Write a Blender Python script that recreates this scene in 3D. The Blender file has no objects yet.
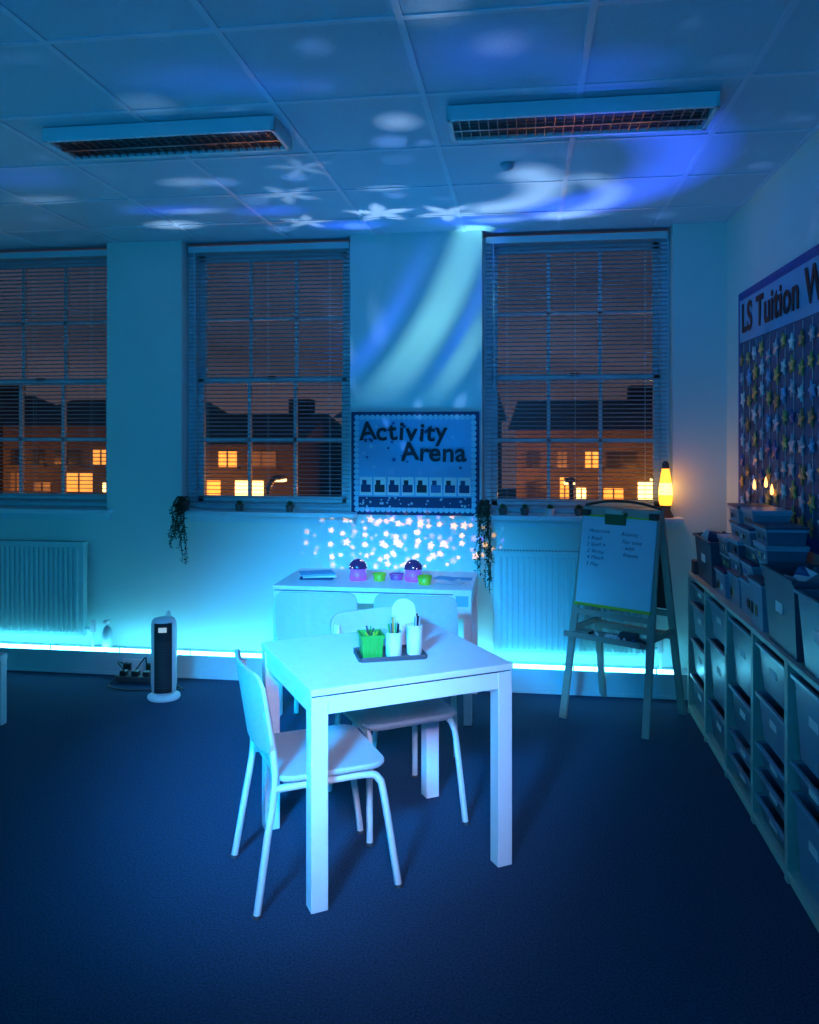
import bpy, bmesh, math, random
from mathutils import Matrix, Vector, Euler
random.seed(7)
S=bpy.context.scene
S.view_settings.view_transform='Standard'
R=math.radians
# ------------------------------------------------------------------ materials
def mat(name,col,rough=.5,metal=0,emis=None,es=0,noise=0,nscale=20,bump=0,bscale=200,trans=0,spec=.5):
    m=bpy.data.materials.new(name); m.use_nodes=True; nt=m.node_tree; b=nt.nodes['Principled BSDF']
    b.inputs['Base Color'].default_value=(*col,1); b.inputs['Roughness'].default_value=rough
    b.inputs['Metallic'].default_value=metal
    b.inputs['Specular IOR Level'].default_value=spec
    if emis: b.inputs['Emission Color'].default_value=(*emis,1); b.inputs['Emission Strength'].default_value=es
    tc=nt.nodes.new('ShaderNodeTexCoord')
    n=nt.nodes.new('ShaderNodeTexNoise'); n.inputs['Scale'].default_value=nscale; n.inputs['Detail'].default_value=4
    nt.links.new(tc.outputs['Object'],n.inputs['Vector'])
    mx=nt.nodes.new('ShaderNodeMix'); mx.data_type='RGBA'
    k=noise if noise else .04
    mx.inputs[6].default_value=(*[c*(1-k) for c in col],1); mx.inputs[7].default_value=(*[min(1,c*(1+k)) for c in col],1)
    nt.links.new(n.outputs['Fac'],mx.inputs[0]); nt.links.new(mx.outputs[2],b.inputs['Base Color'])
    if bump:
        n2=nt.nodes.new('ShaderNodeTexNoise'); n2.inputs['Scale'].default_value=bscale; n2.inputs['Detail'].default_value=3
        nt.links.new(tc.outputs['Object'],n2.inputs['Vector'])
        bp=nt.nodes.new('ShaderNodeBump'); bp.inputs['Strength'].default_value=bump; bp.inputs['Distance'].default_value=.01
        nt.links.new(n2.outputs['Fac'],bp.inputs['Height']); nt.links.new(bp.outputs['Normal'],b.inputs['Normal'])
    if trans: b.inputs['Transmission Weight'].default_value=trans
    return m
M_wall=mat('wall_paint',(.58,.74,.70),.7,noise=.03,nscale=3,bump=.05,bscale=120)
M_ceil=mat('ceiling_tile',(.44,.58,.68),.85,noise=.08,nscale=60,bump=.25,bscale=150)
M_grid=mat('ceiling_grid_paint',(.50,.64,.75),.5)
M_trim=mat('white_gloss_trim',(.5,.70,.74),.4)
M_carpet=mat('carpet',(.036,.082,.155),.95,noise=.95,nscale=130,bump=1,bscale=260,spec=.1)
M_white=mat('white_lacquer',(.80,.79,.80),.38)
M_chair=mat('chair_plastic',(.46,.49,.50),.45)
M_ctube=mat('chair_frame_paint',(.62,.64,.64),.4)
M_black=mat('black_plastic',(.012,.012,.015),.45)
M_dark=mat('dark_grey',(.05,.055,.065),.5)
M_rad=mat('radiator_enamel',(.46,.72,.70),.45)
M_wood=mat('pale_pine',(.44,.50,.40),.5,noise=.15,nscale=12)
M_wood2=mat('easel_wood',(.34,.34,.28),.5,noise=.15,nscale=12)
M_bin=mat('bin_plastic',(.10,.15,.21),.35,noise=.1,nscale=6)
M_bin2=mat('bin_plastic_light',(.20,.28,.36),.35,noise=.1,nscale=6)
M_rim=mat('bin_rim',(.30,.40,.48),.35)
M_crate=mat('crate_plastic',(.05,.08,.12),.45)
M_label=mat('paper_label',(.75,.75,.72),.8)
M_louvre=mat('louvre_metal',(.34,.34,.36),.3,metal=1)
M_green=mat('green_plastic',(.02,.33,.04),.4)
M_yell=mat('yellow_green_plastic',(.45,.55,.03),.4)
M_orange=mat('orange_plastic',(.7,.25,.03),.4)
M_pink=mat('pink_plastic',(.6,.1,.35),.4)
M_leaf=mat('leaf_green',(.015,.04,.018),.5)
M_leaf2=mat('succulent_green',(.03,.10,.03),.5)
M_terr=mat('dark_pot',(.12,.08,.07),.6)
M_cer=mat('ceramic',(.62,.62,.62),.35)
M_navy=mat('navy_card',(.010,.035,.11),.7)
M_sky=mat('mid_blue_card',(.16,.42,.64),.7)
M_ink=mat('black_ink',(.004,.006,.014),.6)
M_pen=mat('blue_marker_ink',(.02,.04,.16),.6)
M_blueb=mat('blue_border_card',(.012,.07,.30),.7)
M_boardin=mat('board_backing_paper',(.05,.10,.19),.8,noise=.2,nscale=5)
M_head=mat('pale_header_paper',(.32,.60,.70),.8)
M_gold=mat('gold_card',(.62,.44,.14),.4)
M_silver=mat('silver_card',(.46,.50,.56),.3)
M_sblue=mat('blue_foil',(.04,.10,.30),.35)
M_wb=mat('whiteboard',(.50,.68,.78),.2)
M_led=mat('led_strip',(.1,.6,.8),.5,emis=(.12,.70,1.0),es=21)
def slatmat():
    m=bpy.data.materials.new('blind_slat'); m.use_nodes=True; nt=m.node_tree; b=nt.nodes['Principled BSDF']
    b.inputs['Base Color'].default_value=(.36,.52,.60,1); b.inputs['Roughness'].default_value=.45
    t=nt.nodes.new('ShaderNodeBsdfTranslucent'); t.inputs[0].default_value=(.5,.46,.46,1)
    mx=nt.nodes.new('ShaderNodeMixShader'); mx.inputs[0].default_value=.2
    nt.links.new(b.outputs[0],mx.inputs[1]); nt.links.new(t.outputs[0],mx.inputs[2])
    nt.links.new(mx.outputs[0],nt.nodes['Material Output'].inputs['Surface']); return m
M_slat=slatmat()
def glassmat():
    m=bpy.data.materials.new('window_glass'); m.use_nodes=True; nt=m.node_tree
    t=nt.nodes.new('ShaderNodeBsdfTransparent'); t.inputs[0].default_value=(.9,.9,.9,1)
    g=nt.nodes.new('ShaderNodeBsdfGlossy'); g.inputs['Roughness'].default_value=.3
    mx=nt.nodes.new('ShaderNodeMixShader'); mx.inputs[0].default_value=.015
    nt.links.new(t.outputs[0],mx.inputs[1]); nt.links.new(g.outputs[0],mx.inputs[2])
    nt.links.new(mx.outputs[0],nt.nodes['Material Output'].inputs['Surface']); return m
M_glass=glassmat()
# ------------------------------------------------------------------ mesh builder
class MB:
    def __init__(s): s.V=[];s.F=[];s.M=[];s.S=[];s.mats=[]
    def mi(s,m):
        if m not in s.mats: s.mats.append(m)
        return s.mats.index(m)
    def add(s,vs,fs,m,smooth=False,mtx=None):
        o=len(s.V); i=s.mi(m)
        for v in vs:
            v=Vector(v); s.V.append(tuple(mtx@v) if mtx else tuple(v))
        for f in fs: s.F.append([a+o for a in f]); s.M.append(i); s.S.append(smooth)
    def box(s,c,d,m,rot=None,bev=0,mtx=None):
        T=Matrix.Translation(c)@(Euler(rot).to_matrix().to_4x4() if rot else Matrix())
        if mtx: T=mtx@T
        if not bev:
            vs=[(x*d[0]/2,y*d[1]/2,z*d[2]/2) for x in(-1,1) for y in(-1,1) for z in(-1,1)]
            fs=[(0,1,3,2),(4,6,7,5),(0,4,5,1),(2,3,7,6),(0,2,6,4),(1,5,7,3)]
            s.add(vs,fs,m,False,T); return
        bm=bmesh.new(); bmesh.ops.create_cube(bm,size=1,matrix=Matrix.Diagonal((*d,1)))
        bmesh.ops.bevel(bm,geom=list(bm.edges),offset=bev,segments=2,affect='EDGES',profile=.5)
        bm.verts.index_update()
        s.add([v.co.copy() for v in bm.verts],[[v.index for v in f.verts] for f in bm.faces],m,False,T); bm.free()
    def b2(s,x0,x1,y0,y1,z0,z1,m,bev=0):
        s.box(((x0+x1)/2,(y0+y1)/2,(z0+z1)/2),(abs(x1-x0),abs(y1-y0),abs(z1-z0)),m,bev=bev)
    def beam(s,p1,p2,w,t,m,side=(1,0,0),bev=0,mtx=None):
        p1=Vector(p1);p2=Vector(p2);z=(p2-p1).normalized();x=Vector(side);x=(x-z*x.dot(z)).normalized();y=z.cross(x)
        T=Matrix.Translation((p1+p2)/2)@Matrix((x,y,z)).transposed().to_4x4()
        if mtx:T=mtx@T
        s.box((0,0,0),(w,t,(p2-p1).length),m,bev=bev,mtx=T)
    def cyl(s,p1,p2,r,m,r2=None,n=16,mtx=None):
        if r2 is None:r2=r
        p1=Vector(p1);p2=Vector(p2);q=(p2-p1).to_track_quat('Z','Y').to_matrix()
        vs=[];fs=[]
        for p,rr in((p1,r),(p2,r2)):
            for i in range(n):
                a=2*math.pi*i/n; vs.append(p+q@Vector((rr*math.cos(a),rr*math.sin(a),0)))
        s.add(vs,[(i,(i+1)%n,n+(i+1)%n,n+i) for i in range(n)],m,True,mtx)
        s.add(vs,[list(range(n))[::-1],list(range(n,2*n))],m,False,mtx)
    def tube(s,pts,r,m,n=8,sub=5,mtx=None,smoothp=True):
        P=[Vector(p) for p in pts]
        if smoothp and len(P)>2:
            Q=[]; E=[2*P[0]-P[1]]+P+[2*P[-1]-P[-2]]
            for i in range(1,len(E)-2):
                for k in range(sub):
                    t=k/sub;a,b,c,d=E[i-1],E[i],E[i+1],E[i+2]
                    Q.append(.5*((2*b)+(c-a)*t+(2*a-5*b+4*c-d)*t*t+(3*b-a-3*c+d)*t**3))
            Q.append(P[-1]);P=Q
        vs=[];up=None
        for i,p in enumerate(P):
            t=(P[min(i+1,len(P)-1)]-P[max(i-1,0)]).normalized()
            if up is None: up=t.orthogonal().normalized()
            up=(up-t*up.dot(t)).normalized(); sd=t.cross(up)
            for k in range(n):
                a=2*math.pi*k/n; vs.append(p+r*(math.cos(a)*up+math.sin(a)*sd))
        fs=[]
        for i in range(len(P)-1):
            for k in range(n): fs.append((i*n+k,i*n+(k+1)%n,(i+1)*n+(k+1)%n,(i+1)*n+k))
        s.add(vs,fs,m,True,mtx); L=len(P)
        s.add(vs[:n]+vs[-n:],[list(range(n))[::-1],list(range(n,2*n))],m,False,mtx)
    def lathe(s,prof,c,m,n=24,mtx=None,sx=1,sy=1):
        vs=[];fs=[]
        for r,z in prof:
            for i in range(n):
                a=2*math.pi*i/n; vs.append((c[0]+sx*r*math.cos(a),c[1]+sy*r*math.sin(a),c[2]+z))
        for j in range(len(prof)-1):
            for i in range(n): fs.append((j*n+i,j*n+(i+1)%n,(j+1)*n+(i+1)%n,(j+1)*n+i))
        s.add(vs,fs,m,True,mtx)
        s.add(vs[:n]+vs[-n:],[list(range(n))[::-1],list(range(n,2*n))],m,False,mtx)
    def slab(s,cx,cy,w,d,r,z0,z1,m,bev=.004,mtx=None,k=6):
        def ring(ins,z):
            o=[];rr=max(r-ins,.001)
            for qx,qy,a0 in((1,1,0),(-1,1,90),(-1,-1,180),(1,-1,270)):
                for i in range(k+1):
                    a=R(a0+90*i/k); o.append((cx+qx*(w/2-r)+rr*math.cos(a),cy+qy*(d/2-r)+rr*math.sin(a),z))
            return o
        rs=[ring(bev,z0),ring(0,z0+bev),ring(0,z1-bev),ring(bev,z1)];n=len(rs[0]);vs=sum(rs,[])
        fs=[]
        for j in range(3):
            for i in range(n): fs.append((j*n+i,j*n+(i+1)%n,(j+1)*n+(i+1)%n,(j+1)*n+i))
        fs.append(list(range(n))[::-1]);fs.append(list(range(3*n,4*n)))
        s.add(vs,fs,m,False,mtx)
    def tub(s,c,w,d,h,m,rim,taper=.85,th=.006,mtx=None,lip=.012,fill=None):
        def rect(k,z,ins=0): return [(c[0]+sx*(w/2*k-ins),c[1]+sy*(d/2*k-ins),c[2]+z) for sx,sy in((-1,-1),(1,-1),(1,1),(-1,1))]
        vs=rect(taper,0)+rect(1,h)+rect(1,h,th)+rect(taper,th*1.5,th)
        fs=[(3,2,1,0)]
        for j in range(3):
            for i in range(4): fs.append((j*4+i,j*4+(i+1)%4,(j+1)*4+(i+1)%4,(j+1)*4+i))
        fs.append((12,13,14,15)); s.add(vs,fs,m,False,mtx)
        T=.012
        for sx in(-1,1): s.box((c[0]+sx*(w/2+lip/2-.002),c[1],c[2]+h-T/2+.003),(lip,d+2*lip-.004,T),rim,mtx=mtx)
        for sy in(-1,1): s.box((c[0],c[1]+sy*(d/2+lip/2-.002),c[2]+h-T/2+.003),(w,lip,T),rim,mtx=mtx)
    def star(s,c,r,th,X,Y,m,rot=0,inner=.45):
        X=Vector(X);Y=Vector(Y);Z=X.cross(Y);c=Vector(c);vs=[]
        for zz in(0,th):
            for i in range(10):
                a=R(90+36*i)+rot; rr=r if i%2==0 else r*inner
                vs.append(c+X*rr*math.cos(a)+Y*rr*math.sin(a)+Z*zz)
        vs.append(c+Z*th*1.6)
        fs=[(i,(i+1)%10,10+(i+1)%10,10+i) for i in range(10)]+[(10+i,10+(i+1)%10,20) for i in range(10)]
        s.add(vs,fs,m)
    def build(s,name,loc=(0,0,0),rz=0,parent=None):
        me=bpy.data.meshes.new(name); me.from_pydata(s.V,[],s.F)
        for m in s.mats: me.materials.append(m)
        me.polygons.foreach_set('material_index',s.M); me.polygons.foreach_set('use_smooth',s.S); me.update()
        bm=bmesh.new(); bm.from_mesh(me); bmesh.ops.recalc_face_normals(bm,faces=bm.faces); bm.to_mesh(me); bm.free()
        o=bpy.data.objects.new(name,me); S.collection.objects.link(o); o.location=loc; o.rotation_euler=(0,0,rz)
        if parent:o.parent=parent
        return o
def inst(o,loc,rz=0):
    n=bpy.data.objects.new(o.name.split('.')[0],o.data); S.collection.objects.link(n); n.location=loc;n.rotation_euler=(0,0,rz);return n
def text(body,size,loc,rot,m,parent,name,bold=.0,ext=.002,sp=1.0,align='LEFT',shear=0):
    c=bpy.data.curves.new(name,'FONT'); c.body=body;c.size=size;c.extrude=ext;c.offset=bold;c.space_character=sp;c.align_x=align;c.shear=shear
    c.materials.append(m); o=bpy.data.objects.new(name,c); S.collection.objects.link(o); o.location=loc;o.rotation_euler=rot
    if parent:
        o.parent=parent
    return o
# ------------------------------------------------------------------ room
H=2.95; YW=5.35; XR=1.25; XL=-4.3; YF=-2.2; YO=5.62
SILL=1.075
m=MB(); m.b2(XL-.2,XR+.2,YF-.2,YO,-.1,0,M_carpet); m.build('floor')
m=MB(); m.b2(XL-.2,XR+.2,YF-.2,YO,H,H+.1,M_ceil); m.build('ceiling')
m=MB()
x=-.39-.6*7
while x<XR:
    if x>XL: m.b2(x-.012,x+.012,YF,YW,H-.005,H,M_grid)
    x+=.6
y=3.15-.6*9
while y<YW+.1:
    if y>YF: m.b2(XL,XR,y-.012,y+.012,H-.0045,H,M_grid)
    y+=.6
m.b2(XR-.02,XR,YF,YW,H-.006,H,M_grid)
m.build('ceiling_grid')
m=MB(); m.b2(XR,XR+.15,YF,YO,0,H,M_wall); m.build('wall_right')
m=MB(); m.b2(XL-.15,XL,YF,YO,0,H,M_wall); m.build('wall_left')
m=MB(); m.b2(XL-.15,XR+.15,YF-.15,YF,0,H,M_wall); m.build('wall_front')
WIN=[(-4.06,-2.875),(-2.33,-1.15),(-.275,.925)]
m=MB(); xs=[XL]+[v for w in WIN for v in w]+[XR]
for i in range(0,len(xs),2): m.b2(xs[i],xs[i+1],YW,YO,0,H,M_wall)
for a,b in WIN: m.b2(a,b,YW,YO,0,SILL,M_wall)
m.build('wall_back')
m=MB(); m.b2(XL,XR,5.20,YW,0,.155,M_trim); m.b2(XL,XR,5.19,5.20,.125,.155,M_trim); m.b2(XL,XR,5.194,5.20,0,.02,M_trim)
m.build('baseboard_back')
m=MB(); m.b2(XR-.015,XR,YF,5.19,0,.12,M_trim,bev=.003); m.build('baseboard_right')
m=MB(); m.b2(XL,XL+.015,YF,5.19,0,.12,M_trim,bev=.003); m.build('baseboard_left')
m=MB(); m.b2(XL+.05,.93,5.193,5.204,.156,.178,M_led); 
x=XL+.1
while x<.9: m.b2(x-.004,x+.004,5.190,5.194,.156,.182,M_trim); x+=.5
m.build('led_light_strip')
# windows
for k,(a,b) in enumerate(WIN):
    w=MB(); z0=SILL+.03; z1=H-.02; y0,y1=5.50,5.60
    f=.055
    w.b2(a,a+f,y0-.03,y1,z0,z1,M_trim,.004); w.b2(b-f,b,y0-.03,y1,z0,z1,M_trim,.004)
    w.b2(a+f,b-f,y0-.03,y1,z1-.05,z1,M_trim,.004); w.b2(a+f,b-f,y0-.03,y1,z0,z0+.04,M_trim,.004)
    ia,ib=a+f,b-f; zm=2.0
    for (za,zb,yy) in((zm-.02,z1-.05,5.565),(z0+.04,zm+.02,5.53)):
        w.b2(ia,ia+.04,yy-.02,yy+.02,za,zb,M_trim,.003); w.b2(ib-.04,ib,yy-.02,yy+.02,za,zb,M_trim,.003)
        w.b2(ia,ib,yy-.02,yy+.02,za,za+.045,M_trim,.003); w.b2(ia,ib,yy-.02,yy+.02,zb-.045,zb,M_trim,.003)
        for t in(1/3,2/3):
            xx=ia+.04+(ib-ia-.08)*t; w.b2(xx-.011,xx+.011,yy-.016,yy+.016,za+.04,zb-.04,M_trim)
        zz=(za+zb)/2; w.b2(ia+.04,ib-.04,yy-.016,yy+.016,zz-.011,zz+.011,M_trim)
        w.b2(ia+.03,ib-.03,yy-.002,yy+.002,za+.03,zb-.03,M_glass)
    w.box(((a+b)/2,5.505,zm+.015),(.06,.03,.02),M_dark,bev=.004)
    w.build('window_%d'%(k+1))
    w=MB(); w.b2(a,b,YW,5.5,SILL,SILL+.03,M_trim); w.b2(a-.05,b+.05,5.24,YW+.0,SILL-.0,SILL+.03,M_trim,.006)
    w.b2(a-.03,b+.03,5.33,YW,SILL-.05,SILL,M_trim)
    w.build('window_sill' )
    w=MB(); y=5.43; ba,bb=a+.02,b-.02
    w.b2(ba,bb,y-.02,y+.02,H-.075,H-.03,M_trim,.003)
    z=H-.09; t=R(16); hw=.0130
    zbot=SILL+.075
    while z>zbot:
        dy,dz=hw*math.cos(t),hw*math.sin(t)
        vs=[(ba,y-dy,z+dz),(bb,y-dy,z+dz),(bb,y,z+.0015),(ba,y,z+.0015),(bb,y+dy,z-dz),(ba,y+dy,z-dz)]
        w.add(vs,[(0,1,2,3),(3,2,4,5)],M_slat)
        z-=.0275
    w.b2(ba,bb,y-.014,y+.014,zbot-.02,zbot-.006,M_slat,.002)
    for tt in(.12,.5,.88):
        xx=ba+(bb-ba)*tt
        for yy in(y-.015,y+.015): w.cyl((xx,yy,zbot-.01),(xx,yy,H-.07),.0009,M_trim,n=4)
    w.cyl((ba+.05,y-.03,H-.08),(ba+.06,y-.03,1.9),.004,M_trim,n=6)
    w.build('venetian_blind')
# radiators
def radiator(xa,xb,name):
    w=MB(); z0,z1=.235,.87; yf=5.235
    w.b2(xa,xb,yf+.012,5.30,z0,z1,M_rad,.006)
    n=int((xb-xa-.04)/.036)
    for i in range(n):
        xx=xa+.03+(i+.5)*(xb-xa-.06)/n
        w.box((xx,yf+.008,(z0+z1)/2),(.018,.022,z1-z0-.05),M_rad,bev=.006)
    w.b2(xa-.004,xb+.004,yf,5.31,z1-.004,z1+.012,M_rad,.003)
    for i in range(int((xb-xa)/.02)): w.b2(xa+.01+i*.02,xa+.016+i*.02,yf+.02,5.29,z1+.012,z1+.014,M_dark)
    for xx in(xa+.15,xb-.15): w.b2(xx-.02,xx+.02,5.29,5.349,z1-.15,z1-.08,M_rad)
    w.tube([(xb+.0,5.27,z0+.05),(xb+.05,5.27,z0+.05),(xb+.055,5.27,z0),(xb+.055,5.27,.16)],.009,M_trim)
    w.cyl((xb+.055,5.27,z0+.03),(xb+.055,5.27,z0+.11),.018,M_white)
    return w.build(name)
radiator(-3.95,-2.99,'radiator'); radiator(-.20,.78,'radiator')
# ceiling luminaires
def luminaire(xa,xb):
    w=MB(); y0,y1=3.26,3.52; zb=2.885
    w.b2(xa,xb,y0,y1,H-.03,H-.005,M_trim,.004)
    w.b2(xa,xb,y0,y0+.02,zb,H-.02,M_trim,.003); w.b2(xa,xb,y1-.02,y1,zb,H-.02,M_trim,.003)
    w.b2(xa,xa+.02,y0,y1,zb,H-.02,M_trim,.003); w.b2(xb-.02,xb,y0,y1,zb,H-.02,M_trim,.003)
    w.b2(xa+.02,xb-.02,(y0+y1)/2-.008,(y0+y1)/2+.008,zb,H-.03,M_louvre)
    n=26
    for i in range(n):
        xx=xa+.03+(i+.5)*(xb-xa-.06)/n
        w.box((xx,(y0+y1)/2,zb+.02),(.003,y1-y0-.04,.036),M_louvre)
    for yy in(y0+.055,y0+.09,y1-.09,y1-.055): w.b2(xa+.03,xb-.03,yy-.0015,yy+.0015,zb+.004,zb+.033,M_louvre)
    for yy in(y0+.07,y1-.07): w.cyl((xa+.04,yy,zb+.045),(xb-.04,yy,zb+.045),.007,M_white,n=10)
    w.build('ceiling_light_fixture')
luminaire(-2.05,-1.02); luminaire(-.31,.74)
m=MB(); m.lathe([(.0,0),(.012,0),(.030,.010),(.034,.022),(.034,.027)],(-.085,4.03,H-.032),M_rim); m.build('smoke_detector')
# ------------------------------------------------------------------ chairs
def backpanel(w,W,z0,z1,y0,lean,bow,th,r,mt):
    nu,nv=14,12;vs=[];Ht=z1-z0
    for s in(1,-1):
        for j in range(nv+1):
            v=.5-.5*math.cos(math.pi*j/nv);de=min(v,1-v)*Ht;hw=W/2
            if de<r: hw=W/2-r+math.sqrt(max(0,r*r-(r-de)**2))
            for i in range(nu+1):
                x=hw*(2*i/nu-1);vs.append((x,y0-lean*v-bow*(1-(2*x/W)**2)+s*th/2,z0+v*Ht))
    n=(nu+1)*(nv+1);fs=[];g=lambda i,j:j*(nu+1)+i
    for j in range(nv):
        for i in range(nu):
            q=(g(i,j),g(i+1,j),g(i+1,j+1),g(i,j+1));fs.append(q);fs.append(tuple(a+n for a in q[::-1]))
    w.add(vs,fs,mt,True)
    e=[]
    per=[g(i,0) for i in range(nu+1)]+[g(nu,j) for j in range(1,nv+1)]+[g(i,nv) for i in range(nu-1,-1,-1)]+[g(0,j) for j in range(nv-1,0,-1)]
    for a,b in zip(per,per[1:]+per[:1]): e.append((a,a+n,b+n,b))
    w.add(vs,e,mt,False)
def chair():
    w=MB()
    w.slab(0,.01,.43,.41,.07,.437,.458,M_chair,bev=.006)
    w.slab(0,.01,.39,.37,.06,.425,.438,M_chair,bev=.003)
    backpanel(w,.43,.535,.815,-.205,.045,.035,.012,.05,M_chair)
    for s in(-1,1):
        w.tube([(s*.215,-.265,0),(s*.197,-.225,.25),(s*.188,-.197,.43),(s*.187,-.205,.56),(s*.185,-.228,.70),(s*.183,-.238,.765)],.0135,M_ctube,sub=4)
        w.tube([(s*.192,-.20,.415),(s*.188,.0,.415),(s*.188,.14,.413),(s*.19,.182,.392),(s*.197,.2,.33),(s*.215,.25,0)],.0135,M_ctube,sub=6)
        w.cyl((s*.215,-.265,0),(s*.2145,-.264,.012),.016,M_dark,n=10); w.cyl((s*.215,.25,0),(s*.2145,.249,.012),.016,M_dark,n=10)
    for yy in(-.15,.14): w.tube([(-.188,yy,.418),(.188,yy,.418)],.009,M_ctube)
    return w.build('chair')
c1=chair(); c1.location=(-.775,2.99,0); c1.rotation_euler=(0,0,R(-60))
inst(c1,(-.56,3.53,0),R(-148)); inst(c1,(-1.085,4.38,0),R(3)); inst(c1,(-.535,4.38,0),R(-4))
# ------------------------------------------------------------------ tables
def table(W,D,Ht,leg,name,loc,rz,ap=.062):
    w=MB()
    w.box((0,0,Ht-.012),(W,D,.024),M_white,bev=.003)
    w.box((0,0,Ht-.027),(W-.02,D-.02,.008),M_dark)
    for s in(-1,1):
        w.box((0,s*(D/2-.018),Ht-.031-ap/2),(W-.02,.02,ap),M_white,bev=.002)
        w.box((s*(W/2-.018),0,Ht-.031-ap/2),(.02,D-.02,ap),M_white,bev=.002)
        for t in(-1,1): w.box((s*(W/2-leg/2-.003),t*(D/2-leg/2-.003),(Ht-.03)/2),(leg,leg,Ht-.03),M_white,bev=.004)
    return w.build(name,loc,rz)
table(.80,.70,.765,.062,'dining_table',(-.567,3.221,0),R(32))
table(1.15,.60,.755,.045,'activity_table',(-.865,4.87,0),0)
w=MB(); w.slab(0,0,.55,.55,.012,.36,.395,M_white,bev=.003)
for s in(-1,1):
    for t in(-1,1): w.box((s*.245,t*.245,.18),(.05,.05,.36),M_white,bev=.003)
w.build('low_side_table',(-3.16,3.99,0))
# things on the dining table
TT=.765
rt=R(20)
w=MB(); w.slab(0,0,.27,.17,.02,0,.006,M_dark,bev=.002)
for s in(-1,1): w.box((0,s*.08,.011),(.25,.006,.012),M_dark,bev=.002); w.box((s*.13,0,.011),(.006,.16,.012),M_dark,bev=.002)
w.build('desk_tray',(-.525,3.18,TT),rt)
w=MB(); w.tub((0,0,0),.085,.10,.085,M_green,M_green,taper=.88,lip=.006)
for i in range(5):
    for s in(-1,1): w.box((-.034+i*.017,s*.048,.045),(.006,.006,.06),M_green)
for i in range(8): 
    w.cyl((random.uniform(-.03,.03),random.uniform(-.03,.03),.01),(random.uniform(-.035,.035),random.uniform(-.035,.035),random.uniform(.09,.12)),.004,random.choice([M_dark,M_green,M_yell]),n=6)
w.build('green_basket',(-.595,3.15,TT+.006),rt)
def cup(h,r,mt,name,loc,pens,pm):
    w=MB(); w.lathe([(r*.85,0),(r*.92,.01),(r,h),(r-.004,h),(r-.006,.012),(0.001,.01)],(0,0,0),mt)
    for i in range(pens):
        a=random.uniform(0,6.28);q=random.uniform(.1,.7)*r;L=h+random.uniform(.02,.06)
        p1=(q*.4*math.cos(a),q*.4*math.sin(a),.012);p2=(q*1.0*math.cos(a),q*1.0*math.sin(a),L)
        mm=random.choice(pm);w.cyl(p1,p2,.0038,mm,n=6)
        d=(Vector(p2)-Vector(p1)).normalized()*.012; w.cyl(p2,tuple(Vector(p2)+d),.0038,M_wood,r2=.0005,n=6)
    return w.build(name,loc)
cup(.095,.034,M_cer,'pencil_pot',(-.505,3.15,TT+.006),12,[M_orange,M_yell,M_wood,M_ink,M_sblue,M_green])
cup(.115,.033,M_cer,'pen_cup',(-.430,3.195,TT+.006),5,[M_ink,M_silver])
w=MB()
pts=[(-.048,0),(.048,0),(.048,.15)]+[(.048*math.cos(R(a)),.15+.048*math.sin(R(a))) for a in range(10,180,10)]+[(-.048,.15)]
vs=[]
for yy in(-.006,.006): vs+=[(p[0],yy,p[1]) for p in pts]
n=len(pts); w.add(vs,[list(range(n))[::-1],list(range(n,2*n))]+[(i,(i+1)%n,n+(i+1)%n,n+i) for i in range(n)],M_cer)
w.box((0,.0,.004),(.09,.05,.008),M_cer,bev=.002)
w.build('arched_desk_stand',(-.49,3.315,TT),R(10))
# things on the activity table
AT=.755
M_pur=mat('purple_glow_plastic',(.25,.1,.5),.4,emis=(.20,.10,1),es=.7)
M_pnk=mat('pink_glow_plastic',(.3,.08,.5),.4,emis=(.5,.12,1),es=.35)
M_dome=mat('projector_dome',(.02,.02,.07),.2,emis=(.12,.1,.8),es=.08)
M_dot=mat('dome_light_dots',(.9,.9,1),.4,emis=(1,.6,.5),es=3)
def projector(loc):
    w=MB()
    w.lathe([(.048,0),(.052,.01),(.051,.03)],(0,0,0),M_pnk); w.lathe([(.051,.03),(.046,.05),(.046,.065),(.055,.072)],(0,0,0),M_pur)
    prof=[(.055*math.cos(R(a)),.072+.055*math.sin(R(a))) for a in range(0,90,9)]+[(.001,.127)]
    w.lathe(prof,(0,0,0),M_dome)
    for i in range(18):
        a=random.uniform(0,6.28);e=R(random.uniform(5,75));c=Vector((math.cos(a)*math.cos(e),math.sin(a)*math.cos(e),math.sin(e)))
        X=c.orthogonal().normalized();w.star(Vector((0,0,.072))+c*.0552,.0035,.0008,X,c.cross(X),M_dot)
    return w.build('star_projector',loc)
PJ=[(-.985,4.80),(-.655,4.82)]
p=projector((PJ[0][0],PJ[0][1],AT)); q=inst(p,(PJ[1][0],PJ[1][1],AT),1.0)
def pot(x,y,r,h,mt,name,fill=None):
    w=MB();w.lathe([(r*.75,0),(r,h),(r-.004,h),(r*.7,.008),(.001,.008)],(0,0,0),mt)
    if fill: w.lathe([(.001,h*.7),(r*.9,h*.72),(.001,h*.9)],(0,0,0),fill)
    return w.build(name,(x,y,AT))
pot(-.855,4.80,.042,.045,M_yell,'craft_pot',M_orange); pot(-.76,4.85,.045,.035,M_pink,'craft_pot',M_cer); pot(-.575,4.72,.045,.05,M_yell,'craft_pot',M_green)
w=MB()
for i,(c,mt) in enumerate([((0,0,.006),M_navy),((.01,.01,.017),M_label),((-.005,0,.028),M_sky)]): w.box(c,(.20,.15,.011),mt,rot=(0,0,.15*i),bev=.001)
w.build('book_stack',(-1.24,4.84,AT),.1)
w=MB()
for i in range(5): w.box((random.uniform(-.06,.06),random.uniform(-.08,.08),.0015+i*.0012),(.15,.10,.001),random.choice([M_label,M_sky,M_silver]),rot=(0,0,random.uniform(-.6,.6)))
w.build('loose_papers',(-.43,4.84,AT))
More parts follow.
